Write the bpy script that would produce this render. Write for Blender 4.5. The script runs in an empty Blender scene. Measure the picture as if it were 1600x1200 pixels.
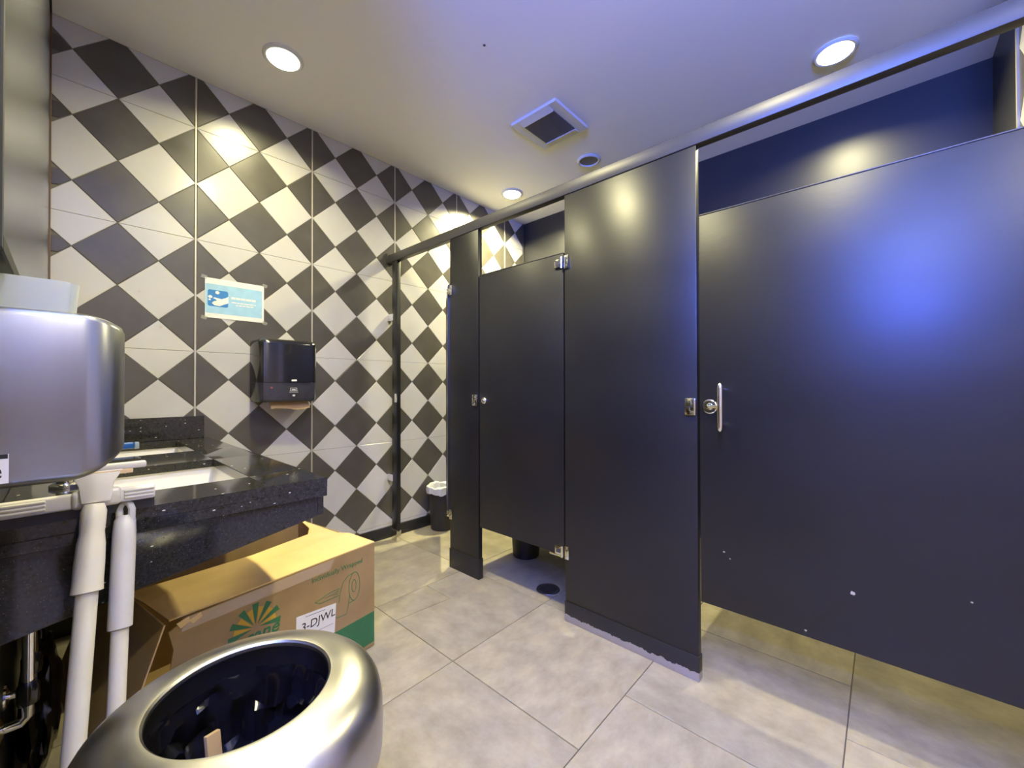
import bpy, bmesh, math, random
from mathutils import Vector, Matrix
random.seed(7)
C = bpy.context.scene.collection
SC = bpy.context.scene
PI = math.pi

# ------------------------------------------------------------------ camera, world, exposure
D = 2.769      # face of the checkered tile wall (plane y = D)
S = 1.638      # front face of the toilet stalls (plane x = S)
ZC = 2.829     # ceiling
cam_d = bpy.data.cameras.new('camera')
cam_d.sensor_width = 36.0
cam_d.lens = 636.8 * 36.0 / 1600.0
cam_d.clip_start = 0.01
cam = bpy.data.objects.new('camera', cam_d); C.objects.link(cam)
_ps, _th, _ro = 0.83102, 0.00819, -0.00199
fw = Vector((math.sin(_ps)*math.cos(_th), math.cos(_ps)*math.cos(_th), math.sin(_th)))
rt = Vector((math.cos(_ps), -math.sin(_ps), 0)); up = rt.cross(fw)
rt, up = rt*math.cos(_ro)+up*math.sin(_ro), up*math.cos(_ro)-rt*math.sin(_ro)
m = Matrix((rt, up, -fw)).transposed().to_4x4(); m.translation = Vector((0, 0, 1.129))
cam.matrix_world = m
SC.camera = cam

w = bpy.data.worlds.new('world'); SC.world = w; w.use_nodes = True
w.node_tree.nodes['Background'].inputs[0].default_value = (0.9, 0.85, 0.8, 1)
w.node_tree.nodes['Background'].inputs[1].default_value = 0.15
SC.view_settings.view_transform = 'Standard'
SC.view_settings.look = 'None'
SC.view_settings.gamma = 1.0
SC.view_settings.use_curve_mapping = False
SC.view_settings.exposure = 0.80
WARM = (1.0, 0.91, 0.50)
DOWNLIGHT_W = 1.0       # overall dimmer of the downlights
BLUE_STRENGTH = 150.0
BLUE_WASH_W = 78.0

# ------------------------------------------------------------------ materials
MATS = {}
def mat(name, col, rough=0.5, metal=0.0, var=0.0, scale=8.0, bump=0.0, bscale=60.0, stretch=None, spec=0.5,
        emis=None, estr=0.0, trans=0.0, alpha=1.0, coat=0.0, rvar=0.0, detail=4.0, nrough=0.5):
    if name in MATS: return MATS[name]
    M = bpy.data.materials.new(name); M.use_nodes = True
    nt = M.node_tree; b = nt.nodes['Principled BSDF']
    b.inputs['Base Color'].default_value = (*col, 1); b.inputs['Roughness'].default_value = rough
    b.inputs['Metallic'].default_value = metal; b.inputs['Specular IOR Level'].default_value = spec
    b.inputs['Transmission Weight'].default_value = trans; b.inputs['Alpha'].default_value = alpha
    b.inputs['Coat Weight'].default_value = coat; b.inputs['Coat Roughness'].default_value = 0.08
    if emis:
        b.inputs['Emission Color'].default_value = (*emis, 1); b.inputs['Emission Strength'].default_value = estr
    tc = nt.nodes.new('ShaderNodeNewGeometry')
    mp = nt.nodes.new('ShaderNodeMapping'); nt.links.new(tc.outputs['Position'], mp.inputs['Vector'])
    if stretch: mp.inputs['Scale'].default_value = stretch
    if var > 0:
        n = nt.nodes.new('ShaderNodeTexNoise'); n.inputs['Scale'].default_value = scale; n.inputs['Detail'].default_value = detail; n.inputs['Roughness'].default_value = nrough
        nt.links.new(mp.outputs[0], n.inputs['Vector'])
        r = nt.nodes.new('ShaderNodeMapRange'); r.inputs[1].default_value = 0.3; r.inputs[2].default_value = 0.7
        r.inputs[3].default_value = 1 - var; r.inputs[4].default_value = 1 + var
        nt.links.new(n.outputs['Fac'], r.inputs[0])
        mx = nt.nodes.new('ShaderNodeMix'); mx.data_type = 'RGBA'; mx.blend_type = 'MULTIPLY'; mx.inputs[0].default_value = 1
        mx.inputs[6].default_value = (*col, 1); nt.links.new(r.outputs[0], mx.inputs[7])
        nt.links.new(mx.outputs[2], b.inputs['Base Color'])
        if rvar > 0:
            r2 = nt.nodes.new('ShaderNodeMapRange'); r2.inputs[1].default_value = 0.3; r2.inputs[2].default_value = 0.7
            r2.inputs[3].default_value = max(0.02, rough - rvar); r2.inputs[4].default_value = rough + rvar
            nt.links.new(n.outputs['Fac'], r2.inputs[0]); nt.links.new(r2.outputs[0], b.inputs['Roughness'])
    if bump > 0:
        n2 = nt.nodes.new('ShaderNodeTexNoise'); n2.inputs['Scale'].default_value = bscale; n2.inputs['Detail'].default_value = 3
        nt.links.new(mp.outputs[0], n2.inputs['Vector'])
        bp = nt.nodes.new('ShaderNodeBump'); bp.inputs['Strength'].default_value = bump; bp.inputs['Distance'].default_value = 0.002
        nt.links.new(n2.outputs['Fac'], bp.inputs['Height']); nt.links.new(bp.outputs[0], b.inputs['Normal'])
    MATS[name] = M
    return M

def flecks(M, col, scale, thr, amount=1.0, stretch=(1, 1, 1)):
    """scatter small flecks (voronoi dots, thinned by random cell value) over a material's base colour"""
    nt = M.node_tree; b = nt.nodes['Principled BSDF']
    g = nt.nodes.new('ShaderNodeNewGeometry'); mp = nt.nodes.new('ShaderNodeMapping'); mp.inputs['Scale'].default_value = stretch
    nt.links.new(g.outputs['Position'], mp.inputs['Vector'])
    v = nt.nodes.new('ShaderNodeTexVoronoi'); v.inputs['Scale'].default_value = scale
    nt.links.new(mp.outputs[0], v.inputs['Vector'])
    lt = nt.nodes.new('ShaderNodeMath'); lt.operation = 'LESS_THAN'; lt.inputs[1].default_value = 0.18
    nt.links.new(v.outputs['Distance'], lt.inputs[0])
    sx = nt.nodes.new('ShaderNodeSeparateColor'); nt.links.new(v.outputs['Color'], sx.inputs[0])
    gt = nt.nodes.new('ShaderNodeMath'); gt.operation = 'GREATER_THAN'; gt.inputs[1].default_value = thr
    nt.links.new(sx.outputs[0], gt.inputs[0])
    mu = nt.nodes.new('ShaderNodeMath'); mu.operation = 'MULTIPLY'
    nt.links.new(lt.outputs[0], mu.inputs[0]); nt.links.new(gt.outputs[0], mu.inputs[1])
    m2 = nt.nodes.new('ShaderNodeMath'); m2.operation = 'MULTIPLY'; m2.inputs[1].default_value = amount
    nt.links.new(mu.outputs[0], m2.inputs[0])
    mx = nt.nodes.new('ShaderNodeMix'); mx.data_type = 'RGBA'
    nt.links.new(m2.outputs[0], mx.inputs[0])
    cur = b.inputs['Base Color']
    if cur.links: nt.links.new(cur.links[0].from_socket, mx.inputs[6])
    else: mx.inputs[6].default_value = cur.default_value
    mx.inputs[7].default_value = (*col, 1)
    nt.links.new(mx.outputs[2], b.inputs['Base Color'])
    return M

WHITE_TILE = mat('white_tile', (0.53, 0.52, 0.485), 0.22, var=0.04, scale=5, bump=0.03, bscale=14)
BLACK_TILE = mat('black_tile', (0.082, 0.075, 0.061), 0.32, var=0.14, scale=7, bump=0.04, bscale=14, rvar=0.04, detail=7)
GROUT = mat('grout', (0.16, 0.15, 0.13), 0.85)
STRIP = mat('seam_strip', (0.50, 0.46, 0.39), 0.40, 0.35)
CEIL = mat('ceiling_paint', (0.86, 0.84, 0.79), 0.85, bump=0.1, bscale=180)
FLOOR_T = mat('floor_stone', (0.345, 0.305, 0.218), 0.42, var=0.24, scale=8, bump=0.08, bscale=40, rvar=0.08, detail=12, nrough=0.68, stretch=(1, 1.5, 1))
FLOOR_T2 = mat('floor_stone_grey', (0.318, 0.282, 0.206), 0.42, var=0.27, scale=6.5, bump=0.08, bscale=40, rvar=0.08, detail=12, nrough=0.68, stretch=(1.5, 1, 1))
FLOOR_G = mat('floor_grout', (0.10, 0.09, 0.075), 0.9)
BLACK_PAINT = flecks(mat('stall_black', (0.010, 0.010, 0.0105), 0.38, var=0.15, scale=3, bump=0.10, bscale=70, stretch=(1, 0.25, 1), rvar=0.04),
                     (0.16, 0.155, 0.155), 60, 0.985, 0.6, (1, 0.5, 1.5))
RAIL = mat('headrail_metal', (0.065, 0.062, 0.054), 0.38, 0.25, var=0.1, scale=5, bump=0.05, bscale=80, stretch=(1, 0.1, 1))
WALL_BLACK = mat('wall_black', (0.020, 0.020, 0.022), 0.38, var=0.1, scale=3, bump=0.06, bscale=90)
WALL_PAINT = mat('wall_paint', (0.52, 0.43, 0.29), 0.7, var=0.04, scale=3)
BASE_BLACK = mat('baseboard_black', (0.016, 0.016, 0.016), 0.45)
CHROME = mat('chrome', (0.78, 0.77, 0.75), 0.14, 1.0)
STEEL = mat('brushed_steel', (0.46, 0.445, 0.42), 0.34, 1.0, var=0.12, scale=10, bump=0.03, bscale=60, stretch=(1, 1, 2), rvar=0.05)
DRYER = mat('dryer_steel', (0.27, 0.275, 0.29), 0.30, 0.9, var=0.05, scale=30, bump=0.05, bscale=60, stretch=(1, 1, 0.06))
GRANITE = flecks(flecks(mat('black_granite', (0.024, 0.024, 0.023), 0.075, var=0.5, scale=140, bump=0.02, bscale=200),
                        (0.62, 0.62, 0.63), 85, 0.915, 1.0, (0.6, 0.6, 1.3)), (0.16, 0.155, 0.15), 230, 0.60, 0.8)
CERAMIC = mat('ceramic', (0.80, 0.78, 0.72), 0.12, coat=0.3)
PLASTIC_W = mat('white_plastic', (0.66, 0.63, 0.57), 0.38, var=0.04, scale=12)
PLASTIC_G = mat('grey_plastic', (0.56, 0.55, 0.55), 0.40, var=0.04, scale=12)
CARD = mat('cardboard_brightened', (0.76, 0.54, 0.235), 0.85, var=0.06, scale=9, bump=0.06, bscale=50)  # lightened to stand in for light missing on the shaded flap
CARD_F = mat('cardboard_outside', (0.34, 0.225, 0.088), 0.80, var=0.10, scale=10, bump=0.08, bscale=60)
CARD_E = mat('cardboard_edge', (0.28, 0.18, 0.08), 0.9)
GREEN = mat('print_green', (0.035, 0.16, 0.055), 0.75, var=0.06, scale=20)
YELLOW = mat('print_yellow', (0.55, 0.33, 0.02), 0.75)
INK = mat('ink_black', (0.012, 0.012, 0.014), 0.7)
PAPER = mat('paper_white', (0.74, 0.73, 0.70), 0.7)
SKYBLUE = mat('print_light_blue', (0.32, 0.55, 0.74), 0.6, var=0.06, scale=25)
DEEPBLUE = mat('print_blue', (0.03, 0.20, 0.55), 0.6)
BLACK_PL = mat('black_plastic', (0.011, 0.011, 0.014), 0.13, coat=0.4)
SMOKE_PL = mat('smoked_plastic', (0.040, 0.040, 0.052), 0.22, var=0.1, scale=30)
BIN_PL = mat('bin_plastic', (0.020, 0.019, 0.018), 0.5, bump=0.05, bscale=120)
LINER_W = mat('liner_white', (0.70, 0.71, 0.73), 0.35, trans=0.15)
LINER_B = mat('liner_black', (0.006, 0.006, 0.007), 0.20)
TOWEL = mat('towel_brown', (0.78, 0.58, 0.32), 0.85, bump=0.1, bscale=120)
VENT_W = mat('vent_white', (0.66, 0.65, 0.63), 0.45)
VENT_D = mat('vent_dark', (0.055, 0.053, 0.055), 0.6)
LENS = mat('lamp_lens', (1, 1, 1), 0.3, emis=(1.0, 0.93, 0.82), estr=9.0)
LENS_OFF = mat('lamp_lens_off', (0.20, 0.20, 0.21), 0.35)
TUB = mat('frosted_tub', (0.72, 0.78, 0.76), 0.35, trans=0.45)
BLUE_PL = mat('blue_plastic', (0.01, 0.08, 0.36), 0.3)
BLUE_LED = mat('blue_led', (0.02, 0.02, 0.05), 0.4, emis=(0.07, 0.14, 1.0), estr=BLUE_STRENGTH)
MIRROR = mat('mirror_glass', (0.26, 0.27, 0.31), 0.26, 1.0, var=0.10, scale=3, stretch=(1, 3, 0.3))
FRAME_B = mat('frame_brown', (0.10, 0.055, 0.02), 0.4)

def shoe_material():
    M = mat('shoe_worn', (0.016, 0.016, 0.017), 0.4)
    nt = M.node_tree; b = nt.nodes['Principled BSDF']
    g = nt.nodes.new('ShaderNodeNewGeometry'); sp = nt.nodes.new('ShaderNodeSeparateXYZ'); nt.links.new(g.outputs['Position'], sp.inputs[0])
    n = nt.nodes.new('ShaderNodeTexNoise'); n.inputs['Scale'].default_value = 45; n.inputs['Detail'].default_value = 5
    nt.links.new(g.outputs['Position'], n.inputs['Vector'])
    a = nt.nodes.new('ShaderNodeMath'); a.operation = 'MULTIPLY_ADD'; a.inputs[1].default_value = 0.028; a.inputs[2].default_value = 0.018
    nt.links.new(n.outputs['Fac'], a.inputs[0])
    lt = nt.nodes.new('ShaderNodeMath'); lt.operation = 'LESS_THAN'; nt.links.new(sp.outputs['Z'], lt.inputs[0]); nt.links.new(a.outputs[0], lt.inputs[1])
    mx = nt.nodes.new('ShaderNodeMix'); mx.data_type = 'RGBA'; nt.links.new(lt.outputs[0], mx.inputs[0])
    mx.inputs[6].default_value = (0.016, 0.016, 0.017, 1); mx.inputs[7].default_value = (0.34, 0.31, 0.28, 1)
    nt.links.new(mx.outputs[2], b.inputs['Base Color'])
    return M
SHOE_WORN = shoe_material()

# ------------------------------------------------------------------ mesh helpers
class B:
    """collects shapes into one bmesh; all coordinates are world coordinates"""
    def __init__(s): s.bm = bmesh.new()
    def poly(s, pts):
        return s.bm.faces.new([s.bm.verts.new(p) for p in pts])
    def hexa(s, p):      # p: 8 points, bottom ring 0-3, top ring 4-7
        v = [s.bm.verts.new(q) for q in p]
        for f in ((3, 2, 1, 0), (4, 5, 6, 7), (0, 1, 5, 4), (1, 2, 6, 5), (2, 3, 7, 6), (3, 0, 4, 7)):
            s.bm.faces.new([v[i] for i in f])
        return v
    def box(s, x0, x1, y0, y1, z0, z1, bev=0.0, seg=2):
        v = s.hexa([(x0, y0, z0), (x1, y0, z0), (x1, y1, z0), (x0, y1, z0), (x0, y0, z1), (x1, y0, z1), (x1, y1, z1), (x0, y1, z1)])
        if bev > 0:
            es = list({e for q in v for e in q.link_edges})
            bmesh.ops.bevel(s.bm, geom=es, offset=bev, segments=seg, affect='EDGES', profile=0.5)
        return s
    def prism(s, pts, vec, bev=0.0, seg=2, edges='all'):
        """polygon pts (3-D, planar) extruded by vec"""
        vec = Vector(vec); n = len(pts)
        a = [s.bm.verts.new(p) for p in pts]; b = [s.bm.verts.new(Vector(p)+vec) for p in pts]
        fs = [s.bm.faces.new(a[::-1]), s.bm.faces.new(b)]
        for i in range(n): fs.append(s.bm.faces.new((a[i], a[(i+1) % n], b[(i+1) % n], b[i])))
        bmesh.ops.recalc_face_normals(s.bm, faces=fs)
        if bev > 0:
            es = list({e for q in a+b for e in q.link_edges}) if edges == 'all' else [e for q in b for e in q.link_edges if e.other_vert(q) in b]
            bmesh.ops.bevel(s.bm, geom=list(set(es)), offset=bev, segments=seg, affect='EDGES', profile=0.5)
        return s
    def tube(s, path, rad, seg=12, cap=True, closed=False):
        path = [Vector(p) for p in path]; n = len(path)
        rads = rad if isinstance(rad, (list, tuple)) else [rad]*n
        rings = []; ref = None
        for i, p in enumerate(path):
            if closed: t = path[(i+1) % n]-path[i-1]
            else: t = path[min(i+1, n-1)]-path[max(i-1, 0)]
            t.normalize()
            if ref is None or abs(ref.dot(t)) > 0.95: ref = Vector((0, 0, 1)) if abs(t.z) < 0.9 else Vector((1, 0, 0))
            a = t.cross(ref).normalized(); b = t.cross(a); ref = a.cross(t)
            rings.append([s.bm.verts.new(p+(a*math.cos(2*PI*k/seg)+b*math.sin(2*PI*k/seg))*rads[i]) for k in range(seg)])
        for i in range(n if closed else n-1):
            r0, r1 = rings[i], rings[(i+1) % n]
            for k in range(seg): s.bm.faces.new((r0[k], r0[(k+1) % seg], r1[(k+1) % seg], r1[k]))
        if cap and not closed: s.bm.faces.new(rings[0][::-1]); s.bm.faces.new(rings[-1])
        return s
    def lathe(s, prof, cx, cy, seg=48, jit=None, close=False):
        """profile [(r,z)...] revolved about the vertical through (cx,cy)"""
        rings = []
        for i, (r, z) in enumerate(prof):
            if r < 1e-6: rings.append([s.bm.verts.new((cx, cy, z))]); continue
            ring = []
            for k in range(seg):
                a = 2*PI*k/seg; dr = dz = 0
                if jit: dr, dz = jit(i, a)
                ring.append(s.bm.verts.new((cx+(r+dr)*math.cos(a), cy+(r+dr)*math.sin(a), z+dz)))
            rings.append(ring)
        n = len(rings)
        for i in range(n if close else n-1):
            a, b = rings[i], rings[(i+1) % n]
            for k in range(seg):
                k2 = (k+1) % seg
                if len(a) == 1 and len(b) == 1: continue
                if len(a) == 1: s.bm.faces.new((a[0], b[k], b[k2]))
                elif len(b) == 1: s.bm.faces.new((a[k], a[k2], b[0]))
                else: s.bm.faces.new((a[k], a[k2], b[k2], b[k]))
        return s

def finish(name, b, material, parent=None, smooth=True, base=True):
    """link the collected shapes as ONE mesh object, its origin at the middle of its base"""
    bm = b.bm
    bmesh.ops.recalc_face_normals(bm, faces=bm.faces)
    xs = [v.co.x for v in bm.verts]; ys = [v.co.y for v in bm.verts]; zs = [v.co.z for v in bm.verts]
    o = Vector(((min(xs)+max(xs))/2, (min(ys)+max(ys))/2, min(zs)))
    bmesh.ops.translate(bm, verts=bm.verts, vec=-o)
    me = bpy.data.meshes.new(name); bm.to_mesh(me); bm.free()
    me.materials.append(material)
    if smooth:
        for p in me.polygons: p.use_smooth = True
        me.set_sharp_from_angle(angle=math.radians(35))
    return link(name, me, o, parent)

def link(name, me, loc, parent=None, rot=None):
    ob = bpy.data.objects.new(name, me); C.objects.link(ob)
    ob.location = loc
    if rot: ob.rotation_euler = rot
    if parent is not None:
        ob.parent = parent
        ob.matrix_parent_inverse = Matrix.Translation(-total(parent))
    return ob

def total(o):
    return Vector(o.location)      # things carry no rotation; part locations are world locations too

def thing(name, label, cat, loc=(0, 0, 0), group=None):
    o = bpy.data.objects.new(name, None); C.objects.link(o); o.location = loc
    o.empty_display_size = 0.05
    return tag(o, label, cat, group)

def tag(o, label, cat, group=None):
    o['label'] = label; o['category'] = cat
    if group: o['group'] = group
    return o

def struct(o, label=None):
    o['kind'] = 'structure'
    if label: o['label'] = label
    return o

def text_part(name, body, size, origin, right, upv, material, parent, depth=0.0004, shear=0.0, align='LEFT', bold=0.0):
    cu = bpy.data.curves.new('txt', 'FONT'); cu.body = body; cu.size = size; cu.extrude = depth; cu.shear = shear; cu.offset = bold
    cu.align_x = align; cu.resolution_u = 3
    t = bpy.data.objects.new('txt', cu); C.objects.link(t)
    dg = bpy.context.evaluated_depsgraph_get()
    me = bpy.data.meshes.new_from_object(t.evaluated_get(dg))
    bpy.data.objects.remove(t); bpy.data.curves.remove(cu)
    right = Vector(right).normalized(); upv = Vector(upv).normalized(); n = right.cross(upv)
    M = Matrix((right, upv, n)).transposed().to_4x4()
    me.transform(M); me.materials.clear(); me.materials.append(material)
    me.name = name
    ob = link(name, me, Vector(origin), parent)
    return ob

# ------------------------------------------------------------------ the shell
XL, XR = -0.10, 3.22      # washbasin wall face, wall behind the toilets
b = B(); b.box(-1.6, 3.45, -1.75, 3.0, -0.10, -0.006); floor = struct(finish('floor', b, FLOOR_G, smooth=False), 'beige grey stone tile floor with dark joints')
b = B(); b.box(-1.6, 3.45, -1.75, 3.0, ZC, ZC+0.1); ceiling = struct(finish('ceiling', b, CEIL, smooth=False))
b = B(); b.box(-0.30, 3.45, D+0.003, 3.0, 0, ZC); wall_back = struct(finish('wall_back', b, GROUT, smooth=False), 'wall of black and white diamond tiles')
b = B(); b.box(XR, 3.45, -0.60, D+0.003, 0, ZC); wall_right = struct(finish('wall_right', b, WALL_BLACK, smooth=False), 'black wall behind the toilet stalls')
b = B(); b.box(-0.30, XL, 0.56, D+0.003, 0, ZC); wall_left = struct(finish('wall_left', b, WALL_BLACK, smooth=False))
b = B(); b.box(-1.6, -0.30, 0.56, 0.71, 0, ZC); wall_entry = struct(finish('wall_entry', b, WALL_PAINT, smooth=False))
b = B(); b.box(-1.6, -1.45, -1.6, 0.56, 0, ZC); wall_far = struct(finish('wall_far', b, WALL_PAINT, smooth=False))
b = B(); b.box(-1.6, 1.75, -1.75, -1.6, 0, ZC); wall_near = struct(finish('wall_near', b, WALL_PAINT, smooth=False))
YE = -0.43
b = B(); b.box(1.60, XR, YE-0.17, YE-0.003, 0, ZC); wall_end = struct(finish('wall_end', b, GROUT, smooth=False))
b = B(); b.box(1.60, 1.75, -1.6, YE-0.17, 0, ZC); wall_side = struct(finish('wall_side', b, WALL_PAINT, smooth=False))
b = B(); b.box(2.715, XR, YE-0.003, YE+0.004, 0.0, ZC); finish('black_wall_panel', b, WALL_BLACK, wall_end, smooth=False)
b = B(); b.box(2.695, 2.715, YE-0.003, YE+0.008, 0.0, ZC); finish('seam_strip', b, STRIP, wall_end, smooth=False)
b = B(); b.box(XL, XR, D-0.012, D, 0, 0.082, 0.002); struct(finish('baseboard_back', b, BASE_BLACK))

# ---- diamond tiles
SP, DD, X0, Z0 = 0.15346, 0.30587, 0.47508, 1.63384
def clip(poly, axis, val, keep_greater):
    out = []; n = len(poly)
    for i in range(n):
        p, q = poly[i], poly[(i+1) % n]
        ip = (p[axis] > val) == keep_greater; iq = (q[axis] > val) == keep_greater
        if ip: out.append(p)
        if ip != iq:
            t = (val-p[axis])/(q[axis]-p[axis])
            out.append((p[0]+(q[0]-p[0])*t, p[1]+(q[1]-p[1])*t))
    return out
def area(p): return abs(sum(p[i][0]*p[(i+1) % len(p)][1]-p[(i+1) % len(p)][0]*p[i][1] for i in range(len(p))))/2
tile_cache = {}
def tile_piece(name, poly, material, parent, ysurf, sgn, thick=0.010):
    """a flat tile in a wall plane y = ysurf; sgn=-1: its face looks to -y"""
    xs = [p[0] for p in poly]; zs = [p[1] for p in poly]
    o = (min(xs), min(zs))
    key = (name, sgn, tuple((round(p[0]-o[0], 4), round(p[1]-o[1], 4)) for p in poly))
    if key not in tile_cache:
        q = B()
        pts = [(p[0]-o[0], -sgn*thick, p[1]-o[1]) for p in poly]
        q.prism(pts, (0, sgn*thick, 0), 0.0012, 1, 'front')
        bmesh.ops.recalc_face_normals(q.bm, faces=q.bm.faces)
        me = bpy.data.meshes.new(name); q.bm.to_mesh(me); q.bm.free(); me.materials.append(material)
        tile_cache[key] = me
    return link(name, tile_cache[key], Vector((o[0], ysurf, o[1])), parent)
JOINTS = [Z0+DD+2*DD*k for k in range(-3, 3)]
def tile_wall(parent, ysurf, sgn, x0, a_rng, xmin, xmax, zmin, zmax, left_pinch=None):
    g = 0.0016
    for a in a_rng:
        black = a % 2 == 0
        for n in range(-7, 6):
            zc = Z0+n*DD+(DD/2 if black else 0); xc = x0+a*SP
            hx, hz = SP-g*1.4, DD/2-g*1.4
            dia = [(xc-hx, zc), (xc, zc-hz), (xc+hx, zc), (xc, zc+hz)]
            if left_pinch and black and xc < xmin+0.05:      # the cut column in the corner: points that end in short bars
                h = 0.040
                dia = [(xmin-0.02, zc-DD/2-h+g*2), (left_pinch, zc-DD/2-h+g*2), (xc+hx, zc-DD/2), (left_pinch, zc-DD/2+h-g*2), (xmin-0.02, zc-DD/2+h-g*2)]
                dia = [(x, z+DD/2) for x, z in dia]
            pieces = [dia]
            if black and a % 4 == 0:
                pieces = [clip(p, 0, xc-0.0062, False) for p in pieces]+[clip(p, 0, xc+0.0062, True) for p in pieces]
            if not black:
                for j in JOINTS:
                    if abs(j-zc) < 0.01:
                        pieces = [clip(dia, 1, zc-0.0007, False), clip(dia, 1, zc+0.0007, True)]
            for p in pieces:
                for ax, v, k in ((0, xmin, True), (0, xmax, False), (1, zmin, True), (1, zmax, False)):
                    if len(p) >= 3: p = clip(p, ax, v, k)
                if len(p) < 3 or area(p) < 2e-4: continue
                tile_piece('black_tile' if black else 'white_tile', p, BLACK_TILE if black else WHITE_TILE, parent, ysurf, sgn)
tile_wall(wall_back, D, -1, X0, range(-4, 19), XL+0.001, XR-0.018, 0.083, ZC-0.002, left_pinch=-0.026)
for a in range(0, 20, 4):
    b = B(); b.box(X0+a*SP-0.0042, X0+a*SP+0.0042, D-0.001, D+0.003, 0.083, ZC, 0.0008, 1)
    finish('seam_strip', b, STRIP, wall_back)
b = B(); b.box(XR-0.017, XR-0.0005, D-0.006, D+0.003, 0.083, ZC, 0.001, 1); finish('corner_trim', b, RAIL, wall_back)
tile_wall(wall_end, YE, 1, 2.70-8*SP, range(0, 9), 1.62, 2.694, 0.05, ZC-0.002)

# ---- floor tiles (61 cm); the row by the camera is laid half a tile over
G = 0.0016; T = 0.612
def floor_piece(poly, k):
    xs = [p[0] for p in poly]; ys = [p[1] for p in poly]; o = (min(xs), min(ys))
    key = ('f', k, tuple((round(p[0]-o[0], 4), round(p[1]-o[1], 4)) for p in poly))
    if key not in tile_cache:
        q = B(); q.prism([(p[0]-o[0], p[1]-o[1], -0.008) for p in poly], (0, 0, 0.008), 0.0010, 1, 'front')
        bmesh.ops.recalc_face_normals(q.bm, faces=q.bm.faces)
        me = bpy.data.meshes.new('floor_tile'); q.bm.to_mesh(me); q.bm.free(); me.materials.append((FLOOR_T, FLOOR_T2)[k]); tile_cache[key] = me
    link('floor_tile', tile_cache[key], Vector((o[0], o[1], 0)), floor)
for r in range(-5, 5):
    y0 = 0.71+T*r; off = 1.083 if r >= 0 else (1.388 if r % 2 else 1.083)
    for c in range(-6, 5):
        x0 = off+T*c
        p = [(x0+G, y0+G), (x0+T-G, y0+G), (x0+T-G, y0+T-G), (x0+G, y0+T-G)]
        pcs = [p]
        if r == 1 and c == 0:      # the tile cut towards the floor drain
            ym = 1.724
            pcs = [[(x0+G, y0+G), (x0+T-G, y0+G), (x0+T-G, ym-0.16), (1.394, ym), (x0+G, ym+0.03)],
                   [(x0+G, ym+0.033), (1.3925, ym+0.003), (1.3925, y0+T-G), (x0+G, y0+T-G)],
                   [(1.3955, ym+0.003), (x0+T-G, ym-0.157), (x0+T-G, y0+T-G), (1.3955, y0+T-G)]]
        for p in pcs:
            for ax, v, k in ((0, -1.45, True), (0, XR, False), (1, -1.6, True), (1, D, False)):
                if len(p) >= 3: p = clip(p, ax, v, k)
            if len(p) < 3 or area(p) < 1e-3: continue
            floor_piece(p, (r*3+c) % 2)

# ------------------------------------------------------------------ toilet stalls
b = B(); b.box(S-0.004, S+0.036, YE+0.006, D-0.012, 2.066, 2.1246, 0.002)
hr = thing('headrail', 'long dark metal rail along the tops of the stall doors', 'rail', (S, 1.2, 2.066))
finish('rail', b, RAIL, hr)
b = B(); b.box(S-0.012, S+0.044, D-0.012, D-0.0005, 2.0665, 2.140, 0.003); finish('wall_bracket', b, RAIL, hr)

def screw(parent, x, y, z, axis, r=0.004):
    q = B(); pts = []
    for k in range(8):
        a = 2*PI*k/8
        pts.append((x, y+r*math.cos(a), z+r*math.sin(a)) if axis == 'x' else (x+r*math.cos(a), y, z+r*math.sin(a)))
    q.prism(pts, (-0.0015, 0, 0) if axis == 'x' else (0, -0.0015, 0), 0.0005, 1, 'front')
    return finish('screw', q, CHROME, parent)

def pilaster(y0, y1, label, shoe_h, shoe_mat, z0=0.0):
    t = thing('stall_pilaster', label, 'pilaster', (S+0.016, (y0+y1)/2, 0))
    q = B(); q.box(S, S+0.032, y0, y1, z0+0.004, 2.0655, 0.003); finish('panel', q, BLACK_PAINT, t)
    q = B()
    q.box(S-0.003, S+0.035, y0-0.003, y1+0.003, 0.0, shoe_h, 0.002); finish('shoe', q, shoe_mat, t)
    return t
P1 = pilaster(1.764, 2.026, 'narrow black stall pilaster between the open doorway and the narrow door', 0.120, BASE_BLACK)
P2 = pilaster(0.531, 1.147, 'wide black stall pilaster with worn bare metal along its foot', 0.095, SHOE_WORN)
P3 = pilaster(YE+0.006, -0.392, 'black stall pilaster against the end wall beside the wide door', 0.10, BASE_BLACK)
P0 = pilaster(2.637, 2.704, 'slim black stall post next to the diamond tile wall', 0.085, CHROME)
for z in (1.653, 0.459):
    q = B(); q.box(S-0.002, S+0.036, 2.690, D-0.001, z-0.025, z+0.025, 0.002); br = finish('wall_bracket', q, CHROME, P0)
    screw(br, S-0.002, 2.735, z+0.010, 'x')
q = B(); q.box(S-0.012, S, 2.620, 2.652, 1.020, 1.085, 0.003); k = finish('latch_keeper', q, CHROME, P0)
screw(k, S-0.012, 2.640, 1.07, 'x'); screw(k, S-0.012, 2.640, 1.035, 'x')
for P, y in ((P1, 1.784), (P2, 0.553)):
    q = B(); q.box(S-0.014, S, y-0.020, y+0.020, 1.020, 1.086, 0.003); k = finish('latch_keeper', q, CHROME, P)
    q = B(); q.box(S-0.0165, S-0.0135, y-0.012, y+0.014, 1.050, 1.054); finish('groove', q, INK, k)
    screw(k, S-0.014, y, 1.072, 'x'); screw(k, S-0.014, y, 1.034, 'x')

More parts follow.
